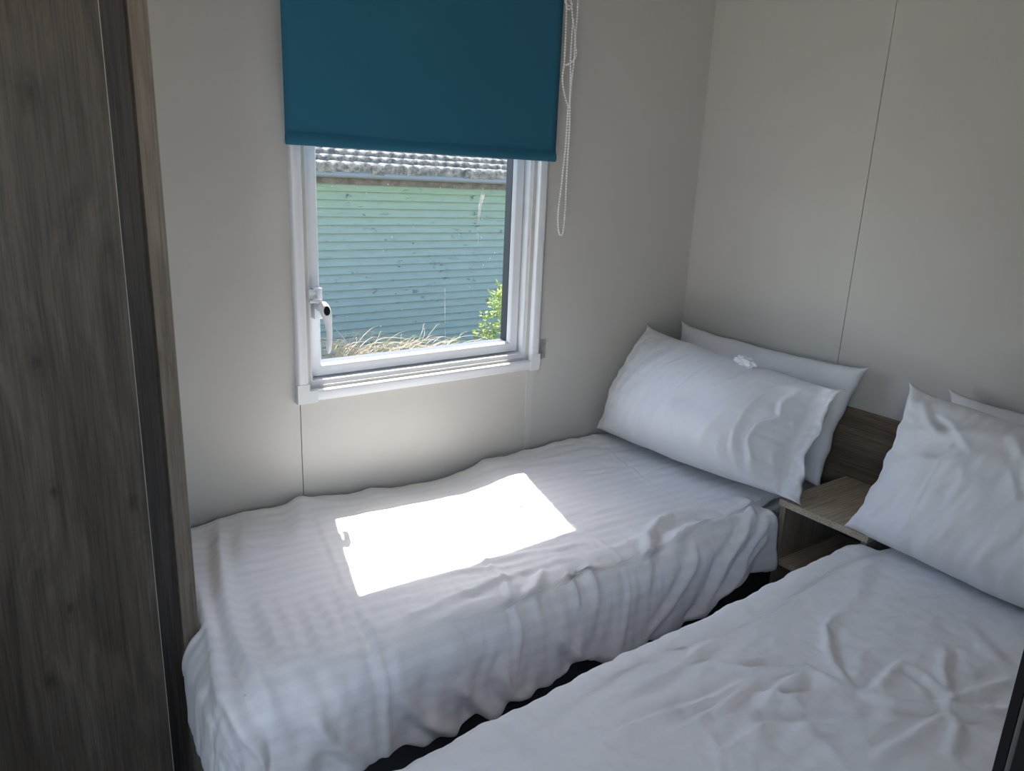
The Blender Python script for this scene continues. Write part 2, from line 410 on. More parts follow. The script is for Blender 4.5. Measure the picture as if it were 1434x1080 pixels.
# hem pocket with the bottom bar inside
prof = [(-.0585, .026), (-.0600, .022), (-.0625, .016), (-.0640, .010), (-.0640, .003), (-.0610, -.003), (-.0570, -.0045), (-.0535, -.002), (-.0525, .004), (-.0525, .012), (-.0545, .020), (-.0565, .026)]
bm = bmesh.new(); rows = []
for i in range(31):
    x = x0+(x1-x0)*i/30; zb = 1.437-(x-x0)*tilt
    rows.append([bm.verts.new((x, y, zb+z)) for y, z in prof])
for a, b in zip(rows, rows[1:]):
    for k in range(len(prof)): bm.faces.new((a[k], a[(k+1) % len(prof)], b[(k+1) % len(prof)], b[k]))
bm.faces.new(rows[0]); bm.faces.new(rows[-1][::-1]); rp(bm_obj('hem', bm, M['blind'], smooth=True), bl)
bm = bmesh.new(); tube(bm, [(x0-.004, -.057, 1.4385), (x0+.003, -.057, 1.4385)], .0045, 10); rp(bm_obj('end_cap', bm, M['clear'], smooth=True), bl)
bm = bmesh.new(); tube(bm, [(x0, -.037, 1.958), (x1, -.037, 1.958)], .02, 24); rp(bm_obj('roller_tube', bm, M['blind'], smooth=True), bl)
for xa in (x0-.006, x1+.002):
    rp(box_obj('bracket', (xa, xa+.004, -.065, 0, 1.93, 1.99), M['upvc2'], None), bl)
bm = bmesh.new()
CH = [
 [(-.660, 1.95), (-.668, 1.872), (-.672, 1.845), (-.655, 1.836), (-.648, 1.846), (-.667, 1.855), (-.668, 1.836), (-.660, 1.827), (-.650, 1.833)],
 [(-.664, 1.83), (-.662, 1.764), (-.661, 1.71), (-.661, 1.684), (-.665, 1.653), (-.661, 1.628), (-.649, 1.595), (-.635, 1.571)],
 [(-.662, 1.95), (-.658, 1.87), (-.646, 1.837), (-.64, 1.804), (-.634, 1.788), (-.627, 1.761), (-.624, 1.737), (-.619, 1.72), (-.625, 1.703), (-.643, 1.689), (-.661, 1.683)],
 [(-.64, 1.804), (-.642, 1.774), (-.642, 1.744), (-.642, 1.701), (-.638, 1.65), (-.635, 1.571)],
 [(-.645, 1.95), (-.626, 1.893), (-.625, 1.857), (-.624, 1.823), (-.625, 1.789), (-.627, 1.754), (-.626, 1.719), (-.627, 1.684), (-.631, 1.637), (-.634, 1.571)],
 [(-.635, 1.571), (-.635, 1.534), (-.636, 1.464), (-.64, 1.403), (-.644, 1.342), (-.649, 1.29), (-.649, 1.252), (-.645, 1.223), (-.638, 1.206)],
 [(-.634, 1.571), (-.631, 1.514), (-.631, 1.444), (-.631, 1.383), (-.63, 1.332), (-.629, 1.284), (-.63, 1.244), (-.633, 1.214), (-.638, 1.206)]]
CSTEP = .0076
for k, c in enumerate(CH):
    yy = -.05+.0035*(k % 3-1)
    P = catmull([(a, yy-(.004 if k in (2, ) else 0), b) for a, b in c], CSTEP)
    tube(bm, P, .0008, 4, False)
    for p in P: bmesh.ops.create_uvsphere(bm, u_segments=7, v_segments=5, radius=.0030, matrix=Matrix.Translation(tuple(p)))
ch = bm_obj('pull_chain', bm, M['bead'], smooth=True); rp(ch, bl); ch['label'] = 'white bead chain looped and knotted'
# clear chain cleat fixed beside the window
cl = thing('cord_cleat', 'small clear plastic chain cleat fixed to the wall right of the window', 'cleat', (-.642, 0, .845))
rp(box_obj('back_plate', (-.656, -.632, -.003, 0, .812, .876), M['clear'], None, bevel=.002), cl)
bm = bmesh.new(); tube(bm, [(-.644, -.003, .858), (-.643, -.012, .862), (-.640, -.018, .874), (-.636, -.015, .882)], [.004, .004, .003, .002], 10); rp(bm_obj('hook', bm, M['clear'], smooth=True), cl)
bm = bmesh.new(); tube(bm, [(-.646, -.003, .832), (-.647, -.012, .828), (-.650, -.018, .818)], [.004, .004, .0025], 10); rp(bm_obj('hook', bm, M['clear'], smooth=True), cl)
bm = bmesh.new(); tube(bm, [(-.646, -.002, .822), (-.646, -.005, .822)], .0028, 10); rp(bm_obj('screw', bm, M['metal'], smooth=True), cl)

# ------------------------------------------------------------------ wardrobe
wd = thing('wardrobe', 'tall grey-brown wood-effect wardrobe at the foot of the window bed', 'wardrobe', (-2.3, -.25, 0))
rp(box_obj('side_panel', (-1.868, -1.8385, -.452, -.001, 0, H-.01), M['ward_edge'], None, bevel=.0008), wd)
rp(box_obj('filler_panel', (-1.935, -1.868, -.425, -.405, 0, H-.01), M['ward_dark'], None, bevel=0), wd)
rp(box_obj('carcass', (-2.72, -1.935, -.462, -.001, 0, H-.01), M['ward_dark'], None, bevel=.001), wd)
rp(box_obj('door', (-2.70, -1.9155, -.49, -.468, .04, H-.03), M['ward'], None, bevel=.0008), wd)

rp(box_obj('edge_strip', (-1.9154, -1.9144, -.4905, -.468, .04, H-.03), M['edge'], None, bevel=0), wd)
rp(box_obj('edge_strip', (-1.8384, -1.8376, -.4526, -.001, 0, H-.01), M['edge'], None, bevel=0), wd)
# ------------------------------------------------------------------ headboard, nightstand
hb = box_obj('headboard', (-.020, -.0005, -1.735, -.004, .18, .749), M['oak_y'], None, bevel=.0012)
tag(hb, 'long wood-effect headboard panel fixed along the wall behind both beds', 'headboard')
ns = thing('nightstand', 'small open wood-effect bedside unit in the gap between the beds', 'nightstand', (-.18, -.86, 0))
ZT = .54
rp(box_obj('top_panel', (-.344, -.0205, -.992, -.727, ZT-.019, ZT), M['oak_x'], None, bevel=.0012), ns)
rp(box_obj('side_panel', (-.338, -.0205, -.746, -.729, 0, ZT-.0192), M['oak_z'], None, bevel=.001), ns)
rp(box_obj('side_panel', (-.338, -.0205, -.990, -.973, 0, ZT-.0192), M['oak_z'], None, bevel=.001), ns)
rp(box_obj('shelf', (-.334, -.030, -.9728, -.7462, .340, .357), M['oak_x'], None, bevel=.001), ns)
rp(box_obj('back_panel', (-.030, -.0205, -.9728, -.7462, .02, ZT-.0192), M['inner'], None, bevel=0), ns)

# ------------------------------------------------------------------ beds
def bed(lab, ya, yb, x_end=-1.83):
    b = thing('single_bed', lab, 'bed', (-.93, (ya+yb)/2, 0), 'single beds')
    rp(box_obj('bed_base', (x_end+.03, -.022, ya+.02, yb-.02, .02, .315), M['base'], None, bevel=.004), b)
    bm = bmesh.new(); box(bm, x_end+.01, -.0205, ya+.03, yb-.01, .316, .480)
    rp(bm_obj('mattress', bm, M['sheet'], smooth=True, bevel=.07, seg=5), b)
    return b
bed('single bed under the window, pushed against the window wall', -.718, -.006)
bed('single bed nearest the camera, right of the bedside unit', -1.734, -1.0, -1.86)

def duvet(name, ywall, sgn, xh, xf, bi, r, ztop, drop, D, zwall=None, block=None, mat_=None, na=300, nb=230, seed=0):
    """cloth over a mattress: a runs along the bed (x), b runs away from the wall; past the inner
    rectangle it rolls over a rounded edge, drops, and tucks in under its own hem"""
    amax = xh; amin = xf-.36
    t = np.linspace(0, 1, nb)[:, None].repeat(na, 1)
    k = np.clip((t*(bi(-.36)+.30)-(bi(-.36)+(.0 if sgn < 0 else -.05)))/.025, 0, 1); k = k*k*(3-2*k)
    hx_ = -.16*(1-k)+amax*k
    A = hx_+(amin-hx_)*np.linspace(0, 1, na)[None, :].repeat(nb, 0)
    dropv = np.vectorize(lambda x: drop(x)[0])(A)
    r = np.vectorize(r)(A); bi = np.vectorize(bi)(A); q = r*pi/2
    curl = .055
    B = t*(bi+q+dropv+curl)
    da = np.minimum(A-xf, 0); db = np.maximum(B-bi, 0)
    d = np.hypot(da, db)+1e-9; nxv = da/d; nbv = db/d
    # excess cloth at the foot corner hangs no lower than the side
    lim = q+dropv+curl; d = np.minimum(d, lim)
    hz = np.where(d < q, r*np.sin(d/r), r); vz = np.where(d < q, r*(1-np.cos(d/r)), r+(d-q))
    rc = .022; s0 = q+dropv
    e = np.clip(d-s0, 0, None)
    ang = np.clip(e/rc, 0, pi*.85)
    vz = np.where(d > s0, r+dropv+rc*np.sin(ang), vz); hz = np.where(d > s0, r-rc*(1-np.cos(ang)), hz)
    X = np.where(da < 0, xf, A)+nxv*hz; Bp = np.where(db > 0, bi, B)+nbv*hz
    Z = ztop-vz
    if zwall is not None:
        xs, zs = zwall
        zz = np.interp(A, xs, zs)-ztop; Z = Z+zz*np.exp(-(B/.17)**2)*(B < bi+q)
    P = np.stack([X, ywall+sgn*Bp, Z], -1)
    Tb = np.gradient(P, axis=0); Ta = np.gradient(P, axis=1)
    Nn = np.cross(Ta, Tb); Nn /= (np.linalg.norm(Nn, axis=-1, keepdims=True)+1e-9)
    if np.mean(Nn[:nb//3, :, 2]) < 0: Nn = -Nn
    # soften normals near the corner singularity
    h = D(A, B, bi, q, dropv)
    P = P+Nn*h[..., None]
    edge = np.exp(-(B/.016)**2); P[..., 2] -= .02*edge
    P[..., 2] += np.exp(-(B/.07)**2)*.006*fbm(A*13+seed, A*0+.5, 2)
    wl = ywall+sgn*.012
    P[..., 1] = np.minimum(P[..., 1], wl) if sgn < 0 else np.maximum(P[..., 1], wl)
    if block:
        m = (P[..., 1] > block[0]); soft = np.clip((P[..., 1]-block[0])/.05, 0, 1)
        P[..., 0] = np.where(m, np.maximum(P[..., 0], block[1]*soft+P[..., 0]*(1-soft)*1.0), P[..., 0])
        P[..., 0] = np.where(m & (P[..., 0] < block[1]), block[1], P[..., 0])
    idx = np.arange(na*nb).reshape(nb, na)
    Fq = np.stack([idx[:-1, :-1], idx[:-1, 1:], idx[1:, 1:], idx[1:, :-1]], -1).reshape(-1, 4)
    if sgn > 0: Fq = Fq[:, ::-1]
    o = mesh_obj(name, P.reshape(-1, 3), Fq.tolist(), mat_ or M['duvet'], None, True, np.stack([A, B], -1).reshape(-1, 2))
    md = o.modifiers.new('s', 'SOLIDIFY'); md.thickness = .008; md.offset = -1
    return o

ZW = sorted([(-1.95, .50), (-1.74, .506), (-1.68, .519), (-1.63, .521), (-1.546, .517), (-1.458, .526), (-1.355, .510), (-1.246, .505), (-1.154, .488), (-1.057, .484), (-.956, .499), (-.878, .518), (-.796, .516), (-.68, .516), (-.62, .521), (-.5, .524), (-.33, .514)])
def D1(a, b, bi, q, dr):
    side = np.clip((b-bi-.02)/.08, 0, 1); top = 1-side
    h = .006*fbm(a*3.1+4, b*3.7, 2)+.0050*fbm(a*4+b*3+9, b*20-a*3, 3)*top
    # soft cloth relief on the hanging side: folds run mostly downwards and lean towards the head
    wv = fbm((a*.9+b*.32)*13+2, b*2.2+a, 2)
    h = h+side*.011*wv*np.clip((b-bi)/.25, .3, 1)
    h = h+side*.004*fbm(a*24, b*6+5, 2)
    # puckers along the top edge of the side
    pk = np.exp(-((b-bi+.01)/.07)**2); h = h+pk*.004*fbm(a*26+b*6, b*7, 2)
    hem = np.clip((b-bi-q-dr*.55)/(dr*.45+1e-6), 0, 1.2); h = h+hem*.004*np.sin(a*38+3*pn(a*5, b*4))+hem*.009*pn(a*9+3, b*3)
    R = [
     ([(-1.463, .02), (-1.463, .115), (-1.481, .23), (-1.505, .341), (-1.53, .45), (-1.547, .554)], .007, .0030, .8, 1),
     ([(-1.547, .554), (-1.56, .684), (-1.572, .723), (-1.568, .778), (-1.564, .895), (-1.56, .98)], .010, .0070, .9, 1),
     ([(-1.68, .02), (-1.728, .207), (-1.77, .395), (-1.795, .532), (-1.80, .618), (-1.792, .70), (-1.778, .80)], .017, .017, .5, 1),
     ([(-1.80, .30), (-1.816, .45), (-1.837, .576), (-1.855, .672), (-1.85, .748), (-1.82, .86)], .016, .016, .5, -1),
     ([(-1.458, -.016), (-1.50, .11), (-1.562, .254)], .02, .007, .4, 1),
     ([(-1.597, -.018), (-1.663, .165), (-1.696, .302)], .02, .006, .4, 1),
     ([(-1.706, .384), (-1.72, .519), (-1.73, .65), (-1.73, .74)], .018, .009, .6, 1),
     ([(-1.672, .422), (-1.684, .541), (-1.71, .688)], .013, .006, .6, 1),
     ([(-1.637, .476), (-1.651, .591), (-1.669, .689), (-1.68, .76)], .013, .007, .6, 1),
     ([(-1.60, .45), (-1.61, .60), (-1.64, .70)], .012, .005, .6, 1),
     ([(-1.551, .462), (-1.581, .605), (-1.605, .7)], .011, .004, .6, 1),
     ([(-.905, .45), (-.908, .538), (-.912, .693), (-.944, .911)], .006, .0030, .6, 1),
     ([(-.45, .1), (-.475, .191), (-.499, .315), (-.534, .445), (-.522, .589)], .005, .0026, .6, -1),
     ([(-1.20, .50), (-1.213, .606), (-1.249, .706), (-1.252, .795), (-1.261, .94)], .008, .005, .6, 1),
     ([(-.50, .665), (-.56, .615), (-.64, .600), (-.71, .617), (-.79, .66), (-.84, .72), (-.87, .80)], .018, .014, .5, -1),
     ([(-.37, .60), (-.372, .66), (-.43, .70), (-.52, .694), (-.667, .676), (-.76, .72)], .018, .012, .5, -1),
     ([(-.40, .69), (-.446, .715), (-.583, .805), (-.643, .914), (-.70, .96)], .016, .013, .5, 1),
     ([(-.385, .78), (-.48, .85), (-.611, .923), (-.794, .966)], .015, .011, .5, 1),
     ([(-.38, .72), (-.416, .76), (-.456, .80), (-.58, .933)], .012, .010, .5, 1),
     ([(-.66, .69), (-.70, .77), (-.78, .87), (-.86, .93)], .016, .009, .5, 1),
     ([(-1.10, .62), (-1.121, .65), (-1.187, .697), (-1.198, .764)], .014, .008, .5, 1),
     ([(-.99, .66), (-1.017, .696), (-1.019, .788)], .013, .008, .5, 1),
     ([(-1.06, .66), (-1.075, .70), (-1.08, .77)], .012, .007, .5, -1),
     ([(-1.404, .551), (-1.291, .548), (-1.159, .589)], .010, .004, .5, 1),
     ([(-1.495, .658), (-1.341, .645), (-1.121, .62), (-1.042, .63)], .012, .006, .5, 1),
     ([(-1.274, .52), (-1.099, .565), (-.936, .601)], .010, .003, .5, 1),
     ([(-1.307, .83), (-1.266, .919), (-1.191, .97)], .016, .014, .5, 1),
     ([(-1.414, .83), (-1.322, .951), (-1.263, .986)], .016, .014, .5, 1),
     ([(-1.732, .76), (-1.679, .857), (-1.607, .95)], .018, .014, .5, 1),
     ([(-1.545, .80), (-1.481, .898), (-1.375, .982)], .016, .014, .5, 1),
     ([(-1.158, .80), (-1.05, .92), (-.99, .964)], .016, .012, .5, 1),
    ]
    for p, w_, hh, lb, s in R: h = h+fold(a, b, p, w_*.9, hh*1.25, lb, s)
    # fine pulled lines in the sunlit middle
    for (p, w_, hh) in [([(-1.30, .22), (-1.13, .19), (-1.02, .21)], .006, .003), ([(-1.42, .40), (-1.25, .36), (-1.02, .35)], .006, .003), ([(-1.42, .50), (-1.28, .42), (-1.1, .40)], .006, .0025), ([(-1.2, .1), (-1.08, .11), (-.95, .09)], .01, .004), ([(-.75, .20), (-.62, .26), (-.50, .27)], .01, .004), ([(-.85, .35), (-.70, .42), (-.55, .44)], .012, .004), ([(-.8, .1), (-.6, .14), (-.45, .12)], .014, .004)]:
        h = h+fold(a, b, p, w_, hh)
    return h
def drop1(x):
    return (.06+float(np.interp(-x, [.36, .64, .8, .86, .95, 1.03, 1.15, 1.41, 1.57, 1.75, 2.0], [.05, .062, .082, .090, .078, .055, .080, .092, .085, .07, .06])), .26)
R1 = lambda x: float(np.interp(-x, [.36, .5, .8], [.045, .06, .09]))
dv1 = duvet('duvet', 0, -1, -.352, -1.79, lambda x: .742-R1(x), R1, .505, drop1, D1, tuple(zip(*ZW)), block=(-.462, -1.832))
tag(dv1, 'white satin-striped duvet with a bright sun patch, on the bed under the window', 'duvet', 'duvets on the two beds')

def D2(a, b, bi, q, dr):
    y = -1.735+b
    h = .005*fbm(a*3+1, b*3.3+7, 2)
    wx = a+.06*pn(a*5, b*5+3); wy = b+.06*pn(a*5+8, b*5)
    cr = 1-np.abs(pn(wx*9+3, wy*12+1))*2.2; cr = np.clip(cr, 0, 1)**3
    amp = np.exp(-(((a+1.0)/.42)**2+((b-.42)/.26)**2))
    h = h+cr*amp*.0035+.0038*amp*fbm(a*16+3, b*20, 3)+.0016*fbm(a*30+3, b*40, 2)
    h = h+.0025*fbm(a*6+b*20, b*9-a*4, 2)
    G = [([(-1.14, -1.10), (-1.078, -1.111), (-1.032, -1.171), (-.937, -1.22), (-.92, -1.302)], .012, .012, 1),
     ([(-.914, -1.316), (-.885, -1.367), (-.819, -1.413), (-.755, -1.499), (-.73, -1.56)], .012, .012, -1),
     ([(-.70, -1.14), (-.778, -1.16), (-.876, -1.237), (-.915, -1.305)], .012, .012, 1),
     ([(-1.102, -1.252), (-1.037, -1.228), (-.953, -1.231)], .013, .009, 1),
     ([(-.74, -1.31), (-.789, -1.313), (-.882, -1.326), (-.914, -1.316)], .012, .010, -1),
     ([(-1.396, -1.149), (-1.278, -1.166), (-1.149, -1.186), (-1.035, -1.18)], .010, .008, 1),
     ([(-1.269, -1.206), (-1.139, -1.21), (-1.037, -1.188)], .010, .008, 1),
     ([(-.827, -1.417), (-.738, -1.426), (-.618, -1.452)], .013, .010, 1),
     ([(-.403, -1.037), (-.616, -1.127), (-.773, -1.163)], .025, .005, 1),
     ([(-1.10, -1.23), (-1.063, -1.221), (-1.04, -1.255), (-.951, -1.292)], .012, .010, 1),
     ([(-.796, -1.428), (-.875, -1.431), (-.954, -1.431), (-1.05, -1.42)], .013, .010, -1),
     ([(-.796, -1.428), (-.758, -1.354), (-.771, -1.303)], .012, .008, 1),
     ([(-1.149, -1.322), (-1.079, -1.318), (-.996, -1.355), (-.93, -1.40)], .015, .008, 1),
     ([(-.812, -1.436), (-.87, -1.468), (-.94, -1.488)], .012, .009, 1),
     ([(-1.0, -1.06), (-1.117, -1.086), (-1.239, -1.091), (-1.339, -1.084)], .014, .006, 1),
     ([(-1.279, -1.285), (-1.139, -1.28), (-1.033, -1.322)], .014, .008, 1),
     ([(-.62, -1.33), (-.72, -1.37), (-.796, -1.428)], .012, .008, 1),
     ([(-.60, -1.56), (-.70, -1.50), (-.80, -1.44)], .012, .008, 1),
     ([(-1.4, -1.3), (-1.25, -1.36), (-1.12, -1.38)], .015, .007, 1),
     ([(-.5, -1.3), (-.58, -1.4), (-.60, -1.5)], .02, .005, 1)]
    for p, w_, hh, s in G: h = h+fold(a, y, p, w_*.85, hh*1.0, .6, s)
    side = np.clip((b-bi)/.05, 0, 1)
    h = h+side*.006*fbm(a*12+1, b*3, 2)+.003*np.exp(-((b-bi)/.05)**2)*fbm(a*20, b*3, 2)
    return h
def drop2(x): return (.16+.02*sin(x*9), .18)
dv2 = duvet('duvet', -1.735, 1, -.352, -1.82, lambda x: float(np.interp(-x, [.35, .7, 1.1, 1.7], [.733, .725, .712, .682])), lambda x: .055, .522, drop2, D2, None, None, M['duvet_plain'], na=320, nb=190)
tag(dv2, 'rumpled white duvet on the bed nearest the camera, at lower right', 'duvet', 'duvets on the two beds')

# ------------------------------------------------------------------ pillows
def pillow(name, c, t, label, bag=0., pin=(.05, .05, .05, .05), seed=0, lines=(), backf=.6, nu=150, nv=100, w_=.74, hgt=.46, sag=0, wr=1.):
    TL, TR, BR, BL = [np.array(p, float) for p in c]
    u = np.linspace(0, 1, nu)[None, :].repeat(nv, 0); v = np.linspace(0, 1, nv)[:, None].repeat(nu, 1)   # v=0 top
    cu = 1-np.abs(2*u-1)**2.2; cv = 1-np.abs(2*v-1)**2.2
    L_, R_, T_, B_ = pin
    ce = 1-np.abs(2*v-1)**9; cf = 1-np.abs(2*u-1)**14
    uu = u+(L_*cv+.022*ce)*(1-u)-(R_*cv+.022*ce)*u; vv = v+(T_*cu+.035*cf)*(1-v)-(B_*cu+.02*cf)*v
    uu = uu+.011*pn(v*8+seed, u*0+1.5)*(np.abs(2*u-1)**3); vv = vv+.007*pn(u*8+seed, v*0+2.5)*(np.abs(2*v-1)**3)
    Mid = ((TL*(1-uu[..., None])+TR*uu[..., None])*(1-vv[..., None])+(BL*(1-uu[..., None])+BR*uu[..., None])*vv[..., None])
    nrm = np.cross(TR-TL, BL-TL); nrm /= np.linalg.norm(nrm)
    if nrm[0] > 0: nrm = -nrm       # faces away from the headboard wall
    us = np.clip(u/(1-bag), 0, 1)
    T = (1-np.abs(2*us-1)**2.6)**.62*(1-np.abs(2*v-1)**2.6)**.62
    T = T*(1+sag*(v-.5))
    x = u*w_; y = v*hgt
    ed = np.minimum(np.minimum(us, 1-us)*w_*(1-bag), np.minimum(v, 1-v)*hgt)
    # puckers at the seams, running square to the edge
    eu = np.exp(-np.minimum(us, 1-us)*w_/.07); ev = np.exp(-np.minimum(v, 1-v)*hgt/.06)
    W_ = .0055*wr*eu*pn(y*34+seed*3, x*4)+.0055*wr*ev*pn(x*30+seed*5, y*4)
    W_ = W_+.006*wr*fbm(x*5+seed, y*4+seed, 2)+.0035*wr*fbm(x*22+y*8+seed, y*6-x*3, 2)
    for p, lw, lh, sd in lines: W_ = W_+fold(x, y, p, lw, lh, .6, sd)
    clampT = np.clip(T*6, 0, 1)
    flap = np.clip((u-(1-bag))/(bag+1e-6), 0, 1) if bag else 0*u
    fl = flap*(.030*pn(v*5+seed, flap*1.5)+.016*pn(v*11+seed, flap*2))
    ends = np.minimum(np.minimum(u, 1-u)*nu, np.minimum(v, 1-v)*nv); ends = np.clip(ends/2, 0, 1)
    thin = .0045*ends
    front = Mid+nrm*((t*.5*(2-backf)*T+W_*clampT+thin+fl+W_*.5*flap)[..., None])
    back = Mid-nrm*((t*.5*backf*T+thin*.6-fl+.4*W_*clampT*T)[..., None])
    idx = np.arange(nu*nv).reshape(nv, nu)
    V = list(front.reshape(-1, 3)); bidx = idx.copy(); k = len(V)
    for j in range(nv):
        for i in range(nu):
            if 0 < i < nu-1 and 0 < j < nv-1: bidx[j, i] = k; V.append(back[j, i]); k += 1
    UV = list(np.stack([x, y], -1).reshape(-1, 2))+[(0, 0)]*(k-nu*nv)
    for j in range(1, nv-1):
        for i in range(1, nu-1): UV[bidx[j, i]] = (x[j, i], y[j, i]+1)
    Ff = np.stack([idx[:-1, :-1], idx[1:, :-1], idx[1:, 1:], idx[:-1, 1:]], -1).reshape(-1, 4)
    Fb = np.stack([bidx[:-1, :-1], bidx[:-1, 1:], bidx[1:, 1:], bidx[1:, :-1]], -1).reshape(-1, 4)
    o = mesh_obj(name, V, np.concatenate([Ff, Fb]).tolist(), M['case'], None, True, UV)
    tag(o, label, 'pillow', 'pillows at the heads of the beds'); return o
p1 = pillow('pillow', [(-.205, -.022, .893), (-.20, -.790, .858), (-.350, -.800, .552), (-.405, -.022, .538)], .20,
  'white pillow with a tuft on its top edge, in front on the window bed', bag=.075, pin=(-.02, .02, .02, -.035), seed=3, sag=.35, wr=1.25,
  lines=[([(.60, .05), (.575, .2), (.56, .42)], .004, .0035, 1), ([(.40, .05), (.36, .2), (.33, .32)], .007, .003, 1), ([(.42, .06), (.40, .18), (.37, .25)], .006, .003, -1),
         ([(.655, .06), (.64, .13), (.65, .18), (.615, .24), (.605, .31), (.62, .37), (.615, .44)], .010, .017, 1),
         ([(.61, .13), (.59, .20), (.585, .28), (.59, .36)], .012, -.008, 1), ([(.69, .08), (.675, .16), (.69, .24), (.665, .32), (.67, .41)], .009, .011, -1),
         ([(.575, .30), (.57, .36), (.58, .43)], .008, .005, 1), ([(.54, .33), (.53, .38), (.535, .44)], .006, .003, 1), ([(.05, .03), (.09, .10), (.12, .16)], .014, .006, 1), ([(.03, .06), (.05, .13), (.07, .20)], .012, .006, 1),
         ([(.30, .03), (.29, .08), (.26, .14)], .008, .003, 1), ([(.50, .03), (.49, .09), (.46, .16)], .007, .003, 1), ([(.54, .04), (.52, .12)], .006, .003, 1)])
p2 = pillow('pillow', [(-.045, -.035, .895), (-.050, -.770, .898), (-.130, -.721, .515), (-.130, -.03, .515)], .10,
  'white pillow leaning on the wall behind the tufted pillow, window bed', pin=(.02, .02, .03, .02), seed=11, wr=.6, backf=.25)
p3 = pillow('pillow', [(-.20, -.940, .922), (-.20, -1.66, .900), (-.355, -1.69, .535), (-.366, -.935, .548)], .20,
  'plump white pillow in front on the bed nearest the camera', bag=0., pin=(.03, .02, .035, -.03), seed=21, sag=.3, wr=1.7,
  lines=[([(.20, .02), (.185, .10), (.175, .22), (.16, .40)], .004, .0035, 1), ([(.02, .20), (.08, .12), (.18, .09), (.26, .05)], .018, .012, 1), ([(.06, .03), (.10, .08), (.16, .12)], .015, .010, -1),
         ([(.30, .04), (.36, .10), (.40, .18)], .016, .010, 1), ([(.03, .28), (.10, .20), (.20, .17), (.30, .10)], .012, .006, -1), ([(.10, .05), (.17, .07), (.24, .13)], .010, .007, 1), ([(.05, .40), (.09, .33), (.10, .26)], .012, .007, 1), ([(.33, .05), (.34, .14), (.38, .22)], .012, .006, -1), ([(.24, .16), (.25, .22), (.24, .28)], .010, .004, 1)])
p4 = pillow('pillow', [(-.045, -.975, .892), (-.045, -1.70, .885), (-.13, -1.70, .53), (-.13, -1.0, .53)], .10,
  'white pillow leaning on the wall behind the plump pillow, at right edge', pin=(.02, .02, .02, .02), seed=31, wr=.6, backf=.25)
# crumpled tuft of cotton poking up on the first pillow
bm = bmesh.new(); bmesh.ops.create_icosphere(bm, subdivisions=4, radius=1)
for v in bm.verts:
    n = v.co.copy(); a = np.array([n.x*2.3+n.z, n.y*2.7]); k = 1+.45*float(pn(np.array([n.x*2.2+n.z*2+5]), np.array([n.y*2.6]))[0])+.2*float(pn(np.array([n.x*5+n.z*3]), np.array([n.y*6+n.z*4]))[0])
    k = 1+(k-1)*.62; v.co = Vector((n.x*.016*k, n.y*.036*k, n.z*.016*k))
bmesh.ops.transform(bm, matrix=Matrix.Translation((-.262, -.492, .872)) @ Matrix.Rotation(radians(3), 4, 'X'), verts=bm.verts[:])
tf = bm_obj('tuft', bm, M['case'], p1, True); tf['label'] = 'crumpled tuft of white cotton'

# ------------------------------------------------------------------ outside
def gmat():
    m = mat('rough_grass', (.10, .12, .05), .9); v = coords(m); lk(m, ramp(m, noise(m, v, 30, 4), [(.3, (.05, .07, .02)), (.5, (.12, .13, .05)), (.75, (.25, .22, .12))]), bsdf(m).inputs['Base Color']); return m
g = struct(mesh_obj('ground', [(-30, .1, -.6), (30, .1, -.6), (30, 40, -.6), (-30, 40, -.6)], [(0, 1, 2, 3)], gmat())); g['label'] = 'rough ground outside'
g2 = struct(mesh_obj('ground_rear', [(-30, -30, -.6), (30, -30, -.6), (30, .1, -.6), (-30, .1, -.6)], [(0, 1, 2, 3)], mat('pale_bounce_ground', (.50, .46, .40), .9)))  # unseen rear ground, made pale to bounce warm sunlight into the hallway
sh = thing('shed', 'pale green weatherboard shed with a tiled roof outside the window', 'shed', (0, 0, 0))
ang = math.atan(.0566); tl = math.atan(.0177)
SM = Matrix.Translation((.212, 4.0, 0)) @ Matrix.Rotation(ang, 4, 'Z') @ Matrix.Rotation(tl, 4, 'Y')
def spart(o): o.data.transform(SM); o.parent = sh; return o
def shed_wall_mat():
    m = mat('green_boards', (.3, .45, .43), .8)
    v = coords(m)
    sx = N(m, 'ShaderNodeSeparateXYZ'); lk(m, v, sx.inputs[0])
    n = noise(m, v, 4, 4, .6); n2 = noise(m, coords(m, (6, 1, 30)), 1, 3)
    add = N(m, 'ShaderNodeMath', operation='MULTIPLY_ADD'); lk(m, n, add.inputs[0]); add.inputs[1].default_value = .35; lk(m, sx.outputs[2], add.inputs[2])
    base = ramp(m, add.outputs[0], [(0, (.165, .225, .215)), (.75, (.185, .245, .228)), (1.0, (.195, .255, .21))])
    mr = N(m, 'ShaderNodeMapRange'); lk(m, add.outputs[0], mr.inputs[0]); mr.inputs[1].default_value = 1.05; mr.inputs[2].default_value = 1.38
    base = mixc(m, mr.outputs[0], base, (.20, .27, .17))
    base = mixc(m, .35, base, ramp(m, n2, [(.3, (.7, .7, .7)), (.6, (1, 1, 1))]), 'MULTIPLY')
    d = noise(m, coords(m, (5, 5, 11)), 1.6, 5, .75); dm = ramp(m, d, [(.60, (0, 0, 0)), (.68, (1, 1, 1))])
    base = mixc(m, dm, base, (.045, .06, .055))
    r = noise(m, coords(m, (30, 1, 2.2), loc=(3, 0, 0)), 1, 4, .7); rm = ramp(m, r, [(.62, (0, 0, 0)), (.78, (.55, .55, .55))])
    base = mixc(m, rm, base, (.15, .16, .10))
    lk(m, base, bsdf(m).inputs['Base Color']); return m
V, F = [], []; nb = 32; pz = .0655; zb0 = 1.20-nb*pz
